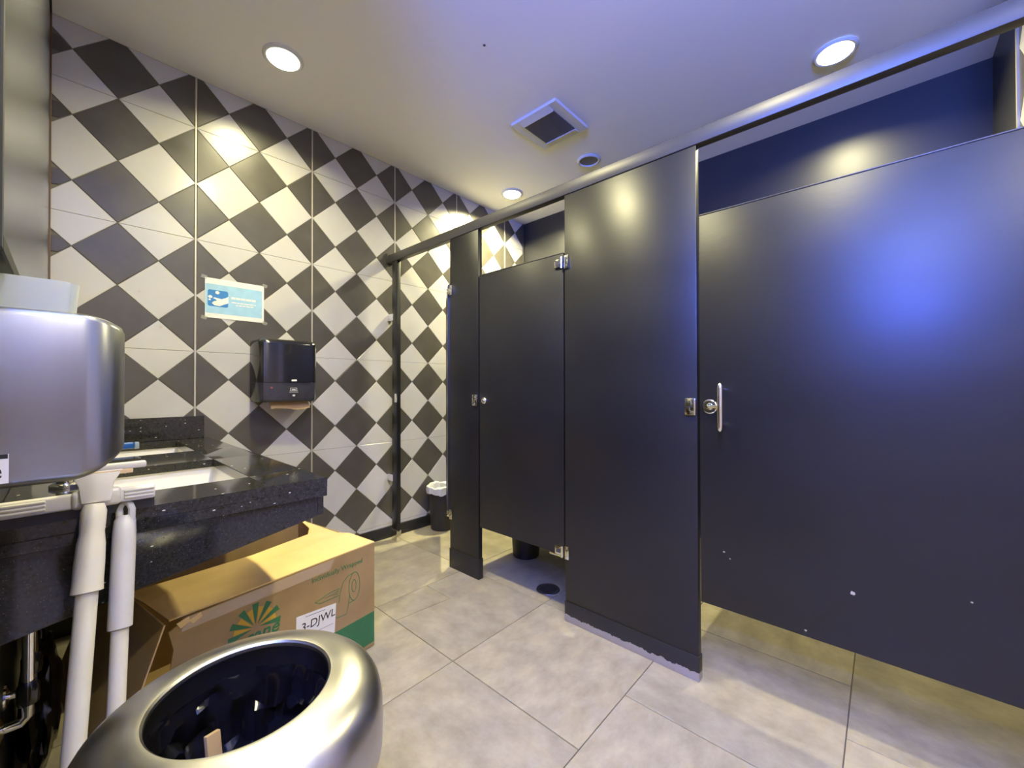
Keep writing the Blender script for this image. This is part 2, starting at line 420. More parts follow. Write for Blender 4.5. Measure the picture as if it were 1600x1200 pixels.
def hinge(pil, parent, y_p, y_d, z):
    """surface hinge: a plate on the pilaster, a plate with arm and pin on the door"""
    q = B(); q.box(S-0.007, S-0.0002, y_p-0.013, y_p+0.010, z-0.032, z+0.032, 0.002); h = finish('hinge_plate', q, CHROME, pil)
    screw(h, S-0.007, y_p-0.002, z+0.02, 'x'); screw(h, S-0.007, y_p-0.002, z-0.02, 'x')
    q = B(); q.box(S-0.007, S+0.0025, y_d-0.034, y_d+0.014, z-0.020, z+0.020, 0.002); h = finish('hinge', q, CHROME, parent)
    q = B(); q.box(S-0.0085, S-0.0068, y_d-0.020, y_d+0.006, z-0.010, z+0.010, 0.0006, 1); finish('hinge_recess', q, VENT_D, h)
    q = B(); q.tube([(S-0.009, y_d-0.030, z-0.028), (S-0.009, y_d-0.030, z+0.028)], 0.006, 10); finish('hinge_pin', q, CHROME, h)
    return h
def door(name, y0, y1, label):
    t = thing(name, label, 'door', (S+0.016, (y0+y1)/2, 0.309))
    q = B(); q.box(S+0.003, S+0.028, y0, y1, 0.309, 1.789, 0.003); finish('panel', q, BLACK_PAINT, t)
    q = B(); q.box(S+0.001, S+0.030, y0+0.002, y1-0.002, 1.786, 1.7905, 0.001); finish('edge_strip', q, RAIL, t)
    return t
D2 = door('stall_door', 1.156, 1.757, 'narrow black stall door beside the wide pilaster')
hinge(P2, D2, 1.136, 1.191, 1.738); hinge(P2, D2, 1.136, 1.191, 0.330)
q = B(); q.box(S-0.006, S+0.002, 1.160, 1.24, 0.300, 0.312, 0.002); finish('bottom_bracket', q, CHROME, D2)
def knob(parent, y, z, r):
    q = B(); c = []
    prof = [(r, 0), (r, 0.004), (r*0.86, 0.007), (r*0.70, 0.007), (r*0.66, 0.005), (r*0.5, 0.005), (r*0.42, 0.012), (r*0.2, 0.013), (0, 0.013)]
    q.lathe(prof, 0, 0, 24)
    bmesh.ops.rotate(q.bm, verts=q.bm.verts, cent=(0, 0, 0), matrix=Matrix.Rotation(-PI/2, 3, 'Y'))
    bmesh.ops.translate(q.bm, verts=q.bm.verts, vec=(S+0.003, y, z))
    return finish('latch_knob', q, CHROME, parent)
knob(D2, 1.717, 1.052, 0.019)
D3 = door('stall_door', -0.386, 0.523, 'wide black stall door with a vertical chrome pull handle')
kk = knob(D3, 0.486, 1.055, 0.027)
q = B(); q.box(S-0.016, S-0.006, 0.480, 0.494, 1.046, 1.062, 0.002); finish('thumb_turn', q, CHROME, kk)
q = B(); hx = S-0.034
q.tube([(S+0.003, 0.441, 1.120), (S-0.020, 0.441, 1.120), (hx, 0.441, 1.110)], 0.007, 10)
q.tube([(S+0.003, 0.441, 0.990), (S-0.020, 0.441, 0.990), (hx, 0.441, 1.000)], 0.007, 10)
q.tube([(hx, 0.441, 0.967), (hx, 0.441, 0.972), (hx, 0.441, 0.985), (hx, 0.441, 1.125), (hx, 0.441, 1.136), (hx, 0.441, 1.142)], [0.004, 0.008, 0.0100, 0.0100, 0.008, 0.004], 14)
finish('pull_handle', q, CHROME, D3)
q = B(); q.tube([(S-0.02, 0.486, 1.055), (S-0.02, 0.441, 1.055)], 0.005, 8); finish('handle_link', q, CHROME, D3)
# chipped paint low on the wide door
random.seed(3)
for (y, z, r) in ((0.075, 0.492, 0.009), (0.44, 0.52, 0.004), (0.42, 0.50, 0.003), (-0.17, 0.55, 0.003), (0.195, 0.33, 0.004)):
    pts = [(S+0.003, y+r*random.uniform(.5, 1.2)*math.cos(2*PI*k/7), z+r*random.uniform(.4, 1.0)*math.sin(2*PI*k/7)) for k in range(7)]
    q = B(); q.prism(pts, (-0.0004, 0, 0)); finish('paint_chip', q, STRIP, D3, smooth=False)
# first door stands open, swung into its stall almost along the line of sight
d1 = thing('stall_door', 'black stall door standing open beside the small bin with white liner', 'door', (S+0.02, 2.036, 0.309))
dirv = Vector((0.605, 0.797, 0)).normalized(); nv = Vector((-dirv.y, dirv.x, 0))
o1 = Vector((S+0.030, 2.045, 0))
def slab(o, d, nrm, L, th, z0, z1):
    a = o; bq = o+d*L
    return [a+Vector((0, 0, z0)), bq+Vector((0, 0, z0)), bq+nrm*th+Vector((0, 0, z0)), a+nrm*th+Vector((0, 0, z0)),
            a+Vector((0, 0, z1)), bq+Vector((0, 0, z1)), bq+nrm*th+Vector((0, 0, z1)), a+nrm*th+Vector((0, 0, z1))]
q = B(); q.hexa(slab(o1, dirv, nv, 0.555, 0.025, 0.309, 1.789)); bmesh.ops.bevel(q.bm, geom=list(q.bm.edges), offset=0.003, segments=2, affect='EDGES')
finish('panel', q, BLACK_PAINT, d1)
for z in (1.742, 0.332):
    q = B(); q.box(S-0.007, S-0.0002, 2.000, 2.025, z-0.030, z+0.030, 0.002); h = finish('hinge_plate', q, CHROME, P1)
    q = B(); q.box(S-0.004, S+0.034, 2.030, 2.056, z-0.020, z+0.014, 0.002); finish('hinge', q, CHROME, d1)
    screw(h, S-0.007, 2.013, z+0.018, 'x'); screw(h, S-0.007, 2.013, z-0.018, 'x')
# partitions between the stalls
def partition(y, label):
    t = thing('stall_partition', label, 'partition', (2.43, y, 0.309))
    q = B(); q.box(S+0.034, XR-0.002, y-0.0125, y+0.0125, 0.309, 1.775, 0.003); finish('panel', q, BLACK_PAINT, t)
    for z in (0.45, 1.60):
        q = B(); q.box(XR-0.03, XR-0.0005, y-0.03, y+0.03, z-0.02, z+0.02, 0.002); finish('wall_bracket', q, CHROME, t)
partition(1.93, 'black partition between the open stall and the narrow door stall')
partition(0.80, 'black partition between the narrow door stall and the wide door stall')

# ------------------------------------------------------------------ ceiling fittings
def lamp(x, y, label, group, on=True, r=0.078, watt=20.0):
    t = thing('ceiling_light', label, 'light', (x, y, ZC-0.016), group)
    q = B(); q.lathe([(r*0.98, ZC-0.002), (r+0.016, ZC-0.0005), (r+0.017, ZC-0.006), (r+0.006, ZC-0.014), (r*0.97, ZC-0.012), (r*0.96, ZC-0.004)], x, y, 40, close=True)
    finish('trim_ring', q, VENT_W, t)
    q = B(); q.lathe([(0, ZC-0.006), (r*0.96, ZC-0.004), (r*0.96, ZC-0.001), (0, ZC-0.001)], x, y, 40); finish('lens', q, LENS if on else LENS_OFF, t)
    if on:
        l = bpy.data.lights.new('downlight', 'AREA'); l.shape = 'DISK'; l.size = r*1.7; l.energy = watt*DOWNLIGHT_W; l.color = WARM; l.spread = math.radians(150)
        lo = bpy.data.objects.new('downlight', l); C.objects.link(lo); lo.location = (x, y, ZC-0.017); lo.visible_camera = True
        lo.parent = t; lo.matrix_parent_inverse = Matrix.Translation(-Vector(t.location))
lamp(0.748, 2.272, 'lit round ceiling downlight near the diamond tile wall above the washbasins', None, watt=9.5)
lamp(2.622, 0.171, 'lit round ceiling downlight above the wide stall door', None, watt=18)
lamp(2.629, 2.395, 'lit round ceiling downlight above the open stall', None, watt=44)
lamp(2.632, 1.620, 'unlit grey ceiling downlight beside the square vent', None, on=False, r=0.070)
lamp(0.748, 1.37, 'lit round ceiling downlight above the open floor before the stalls', None, watt=16)
lamp(0.748, 0.20, 'lit round ceiling downlight above the steel bin', None, watt=15)
lamp(0.30, -1.20, 'lit round ceiling downlight close to the rear wall', None, watt=15)  # added lamp out of view; bounces fill light off the rear wall
lamp(-0.74, -0.60, 'lit round ceiling downlight near the blue panel', None, watt=12)

vx, vy = 2.105, 1.588
v = thing('ceiling_vent', 'square white ceiling exhaust vent with dark grille', 'vent', (vx, vy, ZC-0.03))
q = B(); a0, a1 = 0.118, 0.178
for (x0, x1, y0, y1) in ((-a1, a1, a0, a1), (-a1, a1, -a1, -a0), (-a1, -a0, -a0, a0), (a0, a1, -a0, a0)):
    q.prism([(vx+x0, vy+y0, ZC-0.001), (vx+x1, vy+y0, ZC-0.001), (vx+x1, vy+y1, ZC-0.001), (vx+x0, vy+y1, ZC-0.001)], (0, 0, -0.026))
bmesh.ops.remove_doubles(q.bm, verts=q.bm.verts, dist=1e-5)
for vv in q.bm.verts:
    if vv.co.z < ZC-0.02:
        dx, dy = vv.co.x-vx, vv.co.y-vy
        if max(abs(dx), abs(dy)) > 0.15: vv.co.z += 0.010; vv.co.x = vx+dx*0.985; vv.co.y = vy+dy*0.985
finish('frame', q, VENT_W, v, smooth=False)
q = B(); q.box(vx-a0, vx+a0, vy-a0, vy+a0, ZC-0.012, ZC-0.002); finish('backing', q, VENT_D, v, smooth=False)
q = B()
for i in range(30):
    x = vx-a0+0.004+i*(2*a0-0.008)/29
    q.box(x-0.0016, x+0.0016, vy-a0, vy+a0, ZC-0.022, ZC-0.012)
for j in range(1, 3):
    y = vy-a0+j*2*a0/3; q.box(vx-a0, vx+a0, y-0.002, y+0.002, ZC-0.022, ZC-0.012)
gr = finish('grille', q, mat('grille_grey', (0.13, 0.125, 0.13), 0.5), v, smooth=False)
q = B(); q.lathe([(0, ZC-0.003), (0.006, ZC-0.002), (0.007, ZC-0.0005), (0, ZC-0.0005)], 1.395, 1.455, 10)
tag(finish('ceiling_screw', q, VENT_D), 'tiny dark screw head in the bare ceiling', 'screw')

# ------------------------------------------------------------------ vanity counter with two basins
ZT = 0.858; CX1 = 0.535; CY0 = 1.245
van = thing('vanity_counter', 'black sparkling granite washbasin counter against the tile wall', 'counter', (0.22, 2.0, 0.63))
SX0, SX1 = 0.085, 0.380
SINKS = [(1.432, 1.885), (2.205, 2.650)]
q = B(); zb = ZT-0.028
xs = [XL+0.001, SX0, SX1, CX1]; ys = [CY0, SINKS[0][0], SINKS[0][1], SINKS[1][0], SINKS[1][1], D-0.001]
gv = {}
def gvert(i, j, z):
    if (i, j, z) not in gv: gv[(i, j, z)] = q.bm.verts.new((xs[i], ys[j], z))
    return gv[(i, j, z)]
hole = {(1, 1), (1, 3)}
cells = [(i, j) for i in range(3) for j in range(5) if (i, j) not in hole]
for (i, j) in cells:
    q.bm.faces.new([gvert(i, j, ZT), gvert(i+1, j, ZT), gvert(i+1, j+1, ZT), gvert(i, j+1, ZT)])
    q.bm.faces.new([gvert(i, j+1, zb), gvert(i+1, j+1, zb), gvert(i+1, j, zb), gvert(i, j, zb)])
    for (di, dj, e) in ((-1, 0, ((i, j+1), (i, j))), (1, 0, ((i+1, j), (i+1, j+1))), (0, -1, ((i, j), (i+1, j))), (0, 1, ((i+1, j+1), (i, j+1)))):
        if (i+di, j+dj) not in cells:
            (a, c), (d_, e_) = e
            q.bm.faces.new([gvert(a, c, zb), gvert(d_, e_, zb), gvert(d_, e_, ZT), gvert(a, c, ZT)])
es = [e for e in q.bm.edges if abs(e.verts[0].co.z-ZT) < 1e-6 and abs(e.verts[1].co.z-ZT) < 1e-6 and len(e.link_faces) == 2 and abs(e.link_faces[0].normal.dot(e.link_faces[1].normal)) < 0.5]
bmesh.ops.recalc_face_normals(q.bm, faces=q.bm.faces)
bmesh.ops.bevel(q.bm, geom=es, offset=0.0018, segments=2, affect='EDGES')
finish('countertop', q, GRANITE, van)
q = B(); q.box(XL+0.001, CX1, CY0, CY0+0.022, 0.803, zb-0.0004, 0.0012, 1); finish('edge_strip', q, GRANITE, van)
q = B(); q.box(CX1-0.022, CX1, CY0+0.0225, D-0.013, 0.803, zb-0.0004, 0.0012, 1); finish('edge_strip', q, GRANITE, van)
def zap(x): return 0.747-(0.525-x)*0.186
q = B(); q.prism([(XL+0.001, CY0+0.012, 0.8025), (0.512, CY0+0.012, 0.8025), (0.512, CY0+0.012, zap(0.512)), (XL+0.001, CY0+0.012, zap(XL))], (0, 0.018, 0), 0.001, 1)
finish('end_panel', q, GRANITE, van)
q = B(); q.box(0.5125, 0.530, CY0+0.014, D-0.013, zap(0.52), 0.8025, 0.001, 1); finish('front_panel', q, GRANITE, van)
q = B(); q.box(XL+0.001, 0.513, D-0.022, D-0.001, ZT+0.0005, 0.977, 0.0015, 1); finish('backsplash', q, GRANITE, van)
for si, (y0, y1) in enumerate(SINKS):
    lab = ('white undermount basin nearest the end of the counter', 'white undermount basin beside the tile wall')[si]
    t = thing('washbasin', lab, 'sink', ((SX0+SX1)/2, (y0+y1)/2, 0.69))
    q = B(); e = 0.008; zt = zb-0.001; dz = 0.135
    o = [(SX0-e-.02, y0-e-.02), (SX1+e+.02, y0-e-.02), (SX1+e+.02, y1+e+.02), (SX0-e-.02, y1+e+.02)]
    i1 = [(SX0-e, y0-e), (SX1+e, y0-e), (SX1+e, y1+e), (SX0-e, y1+e)]
    i2 = [(SX0+.02, y0+.02), (SX1-.02, y0+.02), (SX1-.02, y1-.02), (SX0+.02, y1-.02)]
    R = [[q.bm.verts.new((x, y, z)) for x, y in ring] for ring, z in ((o, zt-dz*0.3), (o, zt), (i1, zt), (i1, zt-0.01), (i2, zt-dz))]
    for r0, r1 in zip(R, R[1:]):
        for k in range(4): q.bm.faces.new((r0[k], r0[(k+1) % 4], r1[(k+1) % 4], r1[k]))
    q.bm.faces.new(R[-1])
    bot = [q.bm.verts.new((x, y, zt-dz-0.012)) for x, y in i2]
    for k in range(4): q.bm.faces.new((R[0][k], R[0][(k+1) % 4], bot[(k+1) % 4], bot[k]))
    q.bm.faces.new(bot[::-1])
    es = [ed for ed in q.bm.edges if all(v in R[3]+R[4] for v in ed.verts) and not all(v in R[3] for v in ed.verts)]
    bmesh.ops.bevel(q.bm, geom=es, offset=0.018, segments=4, affect='EDGES', profile=0.5)
    finish('basin', q, CERAMIC, t)
    q = B(); q.lathe([(0, zt-dz+0.004), (0.018, zt-dz+0.004), (0.026, zt-dz+0.003), (0.028, zt-dz-0.001), (0, zt-dz-0.001)], (SX0+SX1)/2, (y0+y1)/2, 24); finish('drain', q, CHROME, t)
    # low sensor tap behind each basin
    yt = (y0+y1)/2
    f = thing('tap', ('short chrome tap at the basin nearest the end of the counter', 'short chrome tap at the basin beside the tile wall')[si], 'tap', (0.0, yt, ZT))
    q = B(); q.lathe([(0, ZT+0.0005), (0.030, ZT+0.0005), (0.030, ZT+0.008), (0.024, ZT+0.012), (0, ZT+0.012)], 0.0, yt, 24); finish('base', q, CHROME, f)
    q = B(); q.tube([(0.0, yt, ZT+0.012), (0.0, yt, ZT+0.075), (0.012, yt, ZT+0.10), (0.04, yt, ZT+0.105), (0.072, yt, ZT+0.092)], [0.017, 0.016, 0.015, 0.013, 0.012], 14); finish('spout', q, CHROME, f)
# blue brush lying over the rim of the far basin
bb = thing('blue_scrub_brush', 'blue plastic scrub brush lying across the basin beside the tile wall', 'brush', (0.06, 2.436, ZT))
q = B(); q.box(-0.085, 0.205, 2.424, 2.452, ZT+0.006, ZT+0.034, 0.006, 3); finish('handle', q, BLUE_PL, bb)
q = B(); q.box(0.205, 0.221, 2.425, 2.451, ZT+0.004, ZT+0.033, 0.004, 2); finish('end_cap', q, mat('pale_blue_plastic', (0.35, 0.45, 0.62), 0.3, trans=0.3), bb)
q = B(); q.box(-0.08, 0.06, 2.426, 2.450, ZT+0.0005, ZT+0.008); finish('bristles', q, PLASTIC_W, bb, smooth=False)
# supply pipes under the counter by the wall
for i, (y, zt_, lab) in enumerate(((1.47, 0.78, 'thin chrome supply pipe under the counter end'), (1.62, 0.78, 'chrome supply pipe with black valve under the basin'))):
    t = thing('supply_pipe', lab, 'pipe', (XL+0.03, y, 0.30))
    q = B(); q.tube([(XL+0.002, y, 0.36), (XL+0.035, y, 0.36), (XL+0.045, y, 0.372), (XL+0.045, y, 0.45), (XL+0.045, y, zt_)], 0.010, 12); finish('pipe', q, CHROME, t)
    q = B(); q.lathe([(0.0, 0.40), (0.017, 0.40), (0.019, 0.41), (0.019, 0.44), (0.014, 0.45), (0.0, 0.45)], XL+0.045, y, 16); finish('valve', q, BLACK_PL, t)
    q = B(); q.lathe([(0, 0), (0.030, 0), (0.028, 0.004), (0.013, 0.010), (0, 0.010)], 0, 0, 20)
    bmesh.ops.rotate(q.bm, verts=q.bm.verts, cent=(0, 0, 0), matrix=Matrix.Rotation(PI/2, 3, 'Y')); bmesh.ops.translate(q.bm, verts=q.bm.verts, vec=(XL+0.0005, y, 0.36)); finish('wall_flange', q, CHROME, t)
bg = thing('added_dark_bag', 'black bag added to darken the floor under the counter against the wall', 'bag', (-0.05, 1.95, 0))  # added black shape that keeps the floor under the counter dark
q = B(); bmesh.ops.create_icosphere(q.bm, subdivisions=4, radius=1.0)
from mathutils import noise as mnz
for v_ in q.bm.verts:
    c_ = v_.co.copy(); k_ = 1+0.22*mnz.noise(c_*2.3)+0.10*abs(mnz.noise(c_*6.0))
    z_ = max(-0.80, c_.z)
    v_.co = Vector((max(-0.098, -0.050+c_.x*k_*0.043), 1.95+c_.y*k_*0.21, max(0.0005, 0.155+z_*k_*0.19)))
finish('body', q, LINER_B, bg)
q = B(); q.tube([(-0.050, 1.95, 0.33), (-0.048, 1.955, 0.365), (-0.053, 1.96, 0.385), (-0.046, 1.965, 0.41)], [0.016, 0.009, 0.012, 0.022], 12); finish('knot', q, LINER_B, bg)

# ------------------------------------------------------------------ framed mirror panel on the washbasin wall
mr = thing('wall_mirror', 'tall dull mirror with dark brown frame above the washbasin counter', 'mirror', (XL+0.02, 1.9, 1.0))
y0, y1, z0, z1 = 0.715, D-0.014, 1.284, ZC-0.004
q = B(); q.box(XL+0.001, XL+0.046, y0+0.02, y1-0.02, z0+0.02, z1-0.02); finish('glass', q, MIRROR, mr, smooth=False)
for nm, (a, c, d_, e_) in dict(l=(y0, y0+0.02, z0, z1), r=(y1-0.02, y1, z0, z1), t=(y0+0.02, y1-0.02, z1-0.02, z1), b=(y0+0.02, y1-0.02, z0, z0+0.02)).items():
    q = B(); q.box(XL+0.001, XL+0.052, a, c, d_, e_, 0.002, 1); finish('frame_bar', q, FRAME_B if nm == 'r' else INK, mr)

# ------------------------------------------------------------------ things on the tile wall
t = thing('wall_notice', 'blue and white hand washing notice taped to the tile wall', 'sign', (0.662, D-0.001, 1.52))
sx0, sx1, sz0, sz1 = 0.517, 0.807, 1.521, 1.743
q = B(); q.box(sx0, sx1, D-0.0022, D-0.0008, sz0, sz1); finish('paper', q, PAPER, t, smooth=False)
yp = D-0.0026
q = B(); q.box(sx0+0.002, sx1-0.010, yp, D-0.0022, sz0+0.026, sz1-0.032); finish('blue_print', q, SKYBLUE, t, smooth=False)
def rrect(cx, cz, w, h, r, y, n=5):
    pts = []
    for (sx, sz, a0) in ((1, 1, 0), (-1, 1, 90), (-1, -1, 180), (1, -1, 270)):
        for k in range(n):
            a = math.radians(a0+90*k/(n-1)); pts.append((cx+sx*(w/2-r)+r*math.cos(a), y, cz+sz*(h/2-r)+r*math.sin(a)))
    return pts
q = B(); q.prism(rrect(0.577, 1.632, 0.096, 0.092, 0.010, yp), (0, -0.0003, 0)); ic = finish('icon', q, DEEPBLUE, t, smooth=False)
yi = yp-0.0003
hand = [(0.548, 1.603), (0.560, 1.592), (0.585, 1.590), (0.602, 1.600), (0.626, 1.612), (0.626, 1.650), (0.612, 1.640), (0.594, 1.631), (0.576, 1.634), (0.560, 1.637), (0.552, 1.632), (0.566, 1.626), (0.572, 1.620), (0.556, 1.613)]
q = B(); q.prism([(x, yi, z) for x, z in hand], (0, -0.0003, 0)); finish('hand_print', q, PAPER, t, smooth=False)
for (x, z, rx, rz) in ((0.541, 1.638, 0.010, 0.008), (0.538, 1.622, 0.006, 0.005), (0.574, 1.665, 0.010, 0.009)):
    q = B(); q.prism([(x+rx*math.cos(2*PI*k/14), yi, z+rz*math.sin(2*PI*k/14)) for k in range(14)], (0, -0.0003, 0)); finish('drop_print', q, PAPER, t, smooth=False)
random.seed(5)
for (xa, xb, zc, h) in ((0.640, 0.768, 1.645, 0.012), (0.642, 0.764, 1.6195, 0.006), (0.662, 0.752, 1.606, 0.006)):
    q = B(); x = xa
    while x < xb-0.004:
        wd = min(random.uniform(0.010, 0.026), xb-x); q.box(x, x+wd, yi, yp, zc-h/2, zc+h/2); x += wd+0.0028
    finish('print_line', q, PAPER, t, smooth=False)
for (x, z) in ((sx0-.004, sz0-.002), (sx1+.004, sz1+.002), (sx0-.004, sz1+.002), (sx1+.004, sz0-.002)):
    q = B(); q.prism([(x-0.016, D-0.0028, z-0.006), (x+0.010, D-0.0028, z-0.013), (x+0.016, D-0.0028, z+0.006), (x-0.010, D-0.0028, z+0.013)], (0, -0.0002, 0)); finish('tape', q, mat('clear_tape', (0.6, 0.6, 0.58), 0.25, alpha=0.22), t, smooth=False)

# towel dispenser
dx0, dx1, dz0, dz1 = 0.735, 1.052, 1.045, 1.412
t = thing('towel_dispenser', 'glossy black paper towel dispenser on the tile wall', 'dispenser', (0.893, D-0.1, dz0))
def bowed(z0, z1, x0, x1, yb_, depth, bow, n=12, rc=0.03):
    """plan outline with a bowed front and rounded front corners"""
    pts = [(x1, yb_), (x0, yb_)]
    w_ = x1-x0
    for k in range(n+1):
        s_ = k/n; x = x0+w_*s_
        e = min(s_, 1-s_)*w_
        f = 1-(1-min(1, e/rc))**2 if e < rc else 1
        f = math.sqrt(max(0, f))
        y = yb_-(depth-rc)-rc*f-bow*(1-(2*s_-1)**2)
        pts.append((x, y))
    return pts
def bowed_solid(name, z0, z1, mat_, parent, depth, inset=0.0, top_round=0.0, bot_round=0.0):
    q = B(); n = 18
    levels = []
    steps = 5
    if bot_round > 0:
        for k in range(steps): a = PI/2*k/steps; levels.append((z0+bot_round*(1-math.sin(a)) if False else z0+bot_round*(1-math.cos(a)), bot_round*(1-math.sin(a))))
    levels.append((z0+bot_round, 0))
    levels.append((z1-top_round, 0))
    if top_round > 0:
        for k in range(1, steps+1): a = PI/2*k/steps; levels.append((z1-top_round+top_round*math.sin(a), top_round*(1-math.cos(a))))
    rings = []
    for z, ins in levels:
        pl = bowed(0, 0, dx0+inset+ins*0.6, dx1-inset-ins*0.6, D-0.0006, depth-inset-ins, 0.012, n)
        rings.append([q.bm.verts.new((x, y, z)) for x, y in pl])
    for r0, r1 in zip(rings, rings[1:]):
        m_ = len(r0)
        for k in range(m_): q.bm.faces.new((r0[k], r0[(k+1) % m_], r1[(k+1) % m_], r1[k]))
    q.bm.faces.new(rings[0][::-1]); q.bm.faces.new(rings[-1])
    return finish(name, q, mat_, parent)
bowed_solid('cover', 1.160, dz1, BLACK_PL, t, 0.185, 0, 0.028, 0)
bowed_solid('lower_cover', dz0, 1.1585, SMOKE_PL, t, 0.183, 0.001, 0, 0.022)
yf = D-0.1985
q = B(); q.box(0.895, 0.925, yf-0.0006, yf+0.004, 1.166, 1.177, 0.002, 1); finish('badge', q, PAPER, t)
for (x0_, x1_, z0_, z1_) in ((0.890, 0.926, 1.127, 1.129), (0.890, 0.892, 1.113, 1.127), (0.924, 0.926, 1.113, 1.127), (0.898, 0.918, 1.115, 1.121), (0.886, 0.930, 1.109, 1.112), (0.884, 0.932, 1.101, 1.103)):
    q = B(); q.box(x0_, x1_, yf-0.0004, yf+0.004, z0_, z1_); finish('printed_mark', q, PLASTIC_G, t, smooth=False)
q = B(); q.prism([(0.908+0.008*math.cos(2*PI*k/16), yf, 1.084+0.006*math.sin(2*PI*k/16)) for k in range(16)], (0, -0.0006, 0)); finish('printed_mark', q, PLASTIC_G, t)
q = B(); q.prism([(0.790+0.006*math.cos(2*PI*k/12), yf+0.0015, 1.130+0.006*math.sin(2*PI*k/12)) for k in range(12)], (0, -0.0016, 0)); finish('indicator', q, mat('red_lamp', (0.30, 0.05, 0.05), 0.4), t)
tw = thing('paper_towel', 'brown paper towel hanging out of the black dispenser', 'paper towel', (0.9, D-0.13, 1.005))
q = B(); n = 18; top = []; bot = []
random.seed(11)
for k in range(n+1):
    s_ = k/n; x = 0.800+0.215*s_
    top.append((x, D-0.125, 1.0435)); bot.append((x, D-0.160, 1.007+0.005*math.sin(3.1*s_*2)+random.uniform(-.0025, .0025)-0.004*math.sin(PI*s_)))
vt = [q.bm.verts.new(p) for p in top]; vm = [q.bm.verts.new((p[0], p[1]-0.020, 1.030)) for p in top]; vb = [q.bm.verts.new(p) for p in bot]
for k in range(n):
    q.bm.faces.new((vt[k], vt[k+1], vm[k+1], vm[k])); q.bm.faces.new((vm[k], vm[k+1], vb[k+1], vb[k]))
bmesh.ops.solidify(q.bm, geom=q.bm.faces, thickness=0.0008)
finish('sheet', q, TOWEL, tw)
# old screw plugs in the tiles
for (x, z) in ((0.250, 1.620), (0.333, 1.449), (0.398, 1.600)):
    q = B(); q.prism([(x+0.007*math.cos(2*PI*k/9)*random.uniform(.7, 1.2), D-0.0002, z+0.006*math.sin(2*PI*k/9)) for k in range(9)], (0, -0.0015, 0)); finish('screw_plug', q, STRIP, wall_back)

# ------------------------------------------------------------------ hand dryer with tub on top
hd = thing('hand_dryer', 'brushed steel hand dryer with rounded corner on the washbasin wall', 'hand dryer', (-0.03, 0.92, 1.0))
hy0, hy1, hx0, hx1, hz0, hz1 = 0.800, 1.06, XL+0.0006, 0.060, 1.004, 1.231
def dryer_outline(ins):
    r = 0.046; pts = [(hx0, hy1-ins), (hx0, hy0+ins)]
    x1 = hx1-ins
    for k in range(11):
        a = -PI/2+PI/2*k/10; pts.append((x1-r+r*math.cos(a), hy0+ins+r+r*math.sin(a)))
    for k in range(11):
        a = PI/2*k/10; pts.append((x1-r+r*math.cos(a), hy1-ins-r+r*math.sin(a)))
    return pts
q = B(); rings = []
for z, ins in ((hz0, 0.012), (hz0+0.004, 0.004), (hz0+0.010, 0.0), (hz1-0.010, 0.0), (hz1-0.003, 0.003), (hz1, 0.010)):
    ring = []
    for (x, y) in dryer_outline(ins):
        lift = 0.0
        if z < hz0+0.05:      # the underside rises towards the front
            s_ = max(0.0, (x-0.0)/0.06); lift = 0.030*s_*s_
        if z > hz1-0.05:
            s_ = max(0.0, (x-0.01)/0.05); lift = -0.012*s_*s_
        ring.append(q.bm.verts.new((x, y, z+lift)))
    rings.append(ring)
for r0, r1 in zip(rings, rings[1:]):
    for k in range(len(r0)): q.bm.faces.new((r0[k], r0[(k+1) % len(r0)], r1[(k+1) % len(r1)], r1[k]))
q.bm.faces.new(rings[0][::-1]); q.bm.faces.new(rings[-1])
finish('cover', q, DRYER, hd)
q = B(); q.box(-0.05, 0.02, 0.86, 1.0, hz0-0.004, hz0+0.004, 0.002); finish('air_grille', q, VENT_D, hd)
q = B(); q.box(-0.098, -0.0468, hy0-0.0008, hy0+0.0004, 1.012, 1.048); st = finish('sticker', q, PAPER, hd, smooth=False)
q = B(); q.box(-0.098, -0.0475, hy0-0.0012, hy0-0.0008, 1.0425, 1.048); finish('sticker_band', q, INK, st, smooth=False)
text_part('sticker_text', 'e', 0.030, (-0.0655, hy0-0.0011, 1.0185), (1, 0, 0), (0, 0, 1), INK, st)
tb = thing('plastic_tub', 'frosted white plastic tub standing on the hand dryer', 'tub', (-0.04, 0.9, hz1))
def tub_outline(x1, y0, r):
    pts = []
    for (cx, cy, a0) in ((x1-r, y0+r, -90), (x1-r, 1.03-r, 0), (hx0+0.004+r, 1.03-r, 90), (hx0+0.004+r, y0+r, 180)):
        for k in range(7): a = math.radians(a0+90*k/6); pts.append((cx+r*math.cos(a), cy+r*math.sin(a)))
    return pts
q = B(); rings = []
for (z, g_) in ((hz1+0.0005, 0.0), (hz1+0.043, 0.003), (hz1+0.043, 0.001), (hz1+0.003, -0.002)):
    rings.append([q.bm.verts.new((x, y, z)) for x, y in tub_outline(0.010+g_, 0.822-g_, 0.024+g_*0.5)])
for r0, r1 in zip(rings, rings[1:]):
    for k in range(len(r0)): q.bm.faces.new((r0[k], r0[(k+1) % len(r0)], r1[(k+1) % len(r1)], r1[k]))
q.bm.faces.new(rings[0][::-1]); q.bm.faces.new(rings[-1])
finish('body', q, TUB, tb)

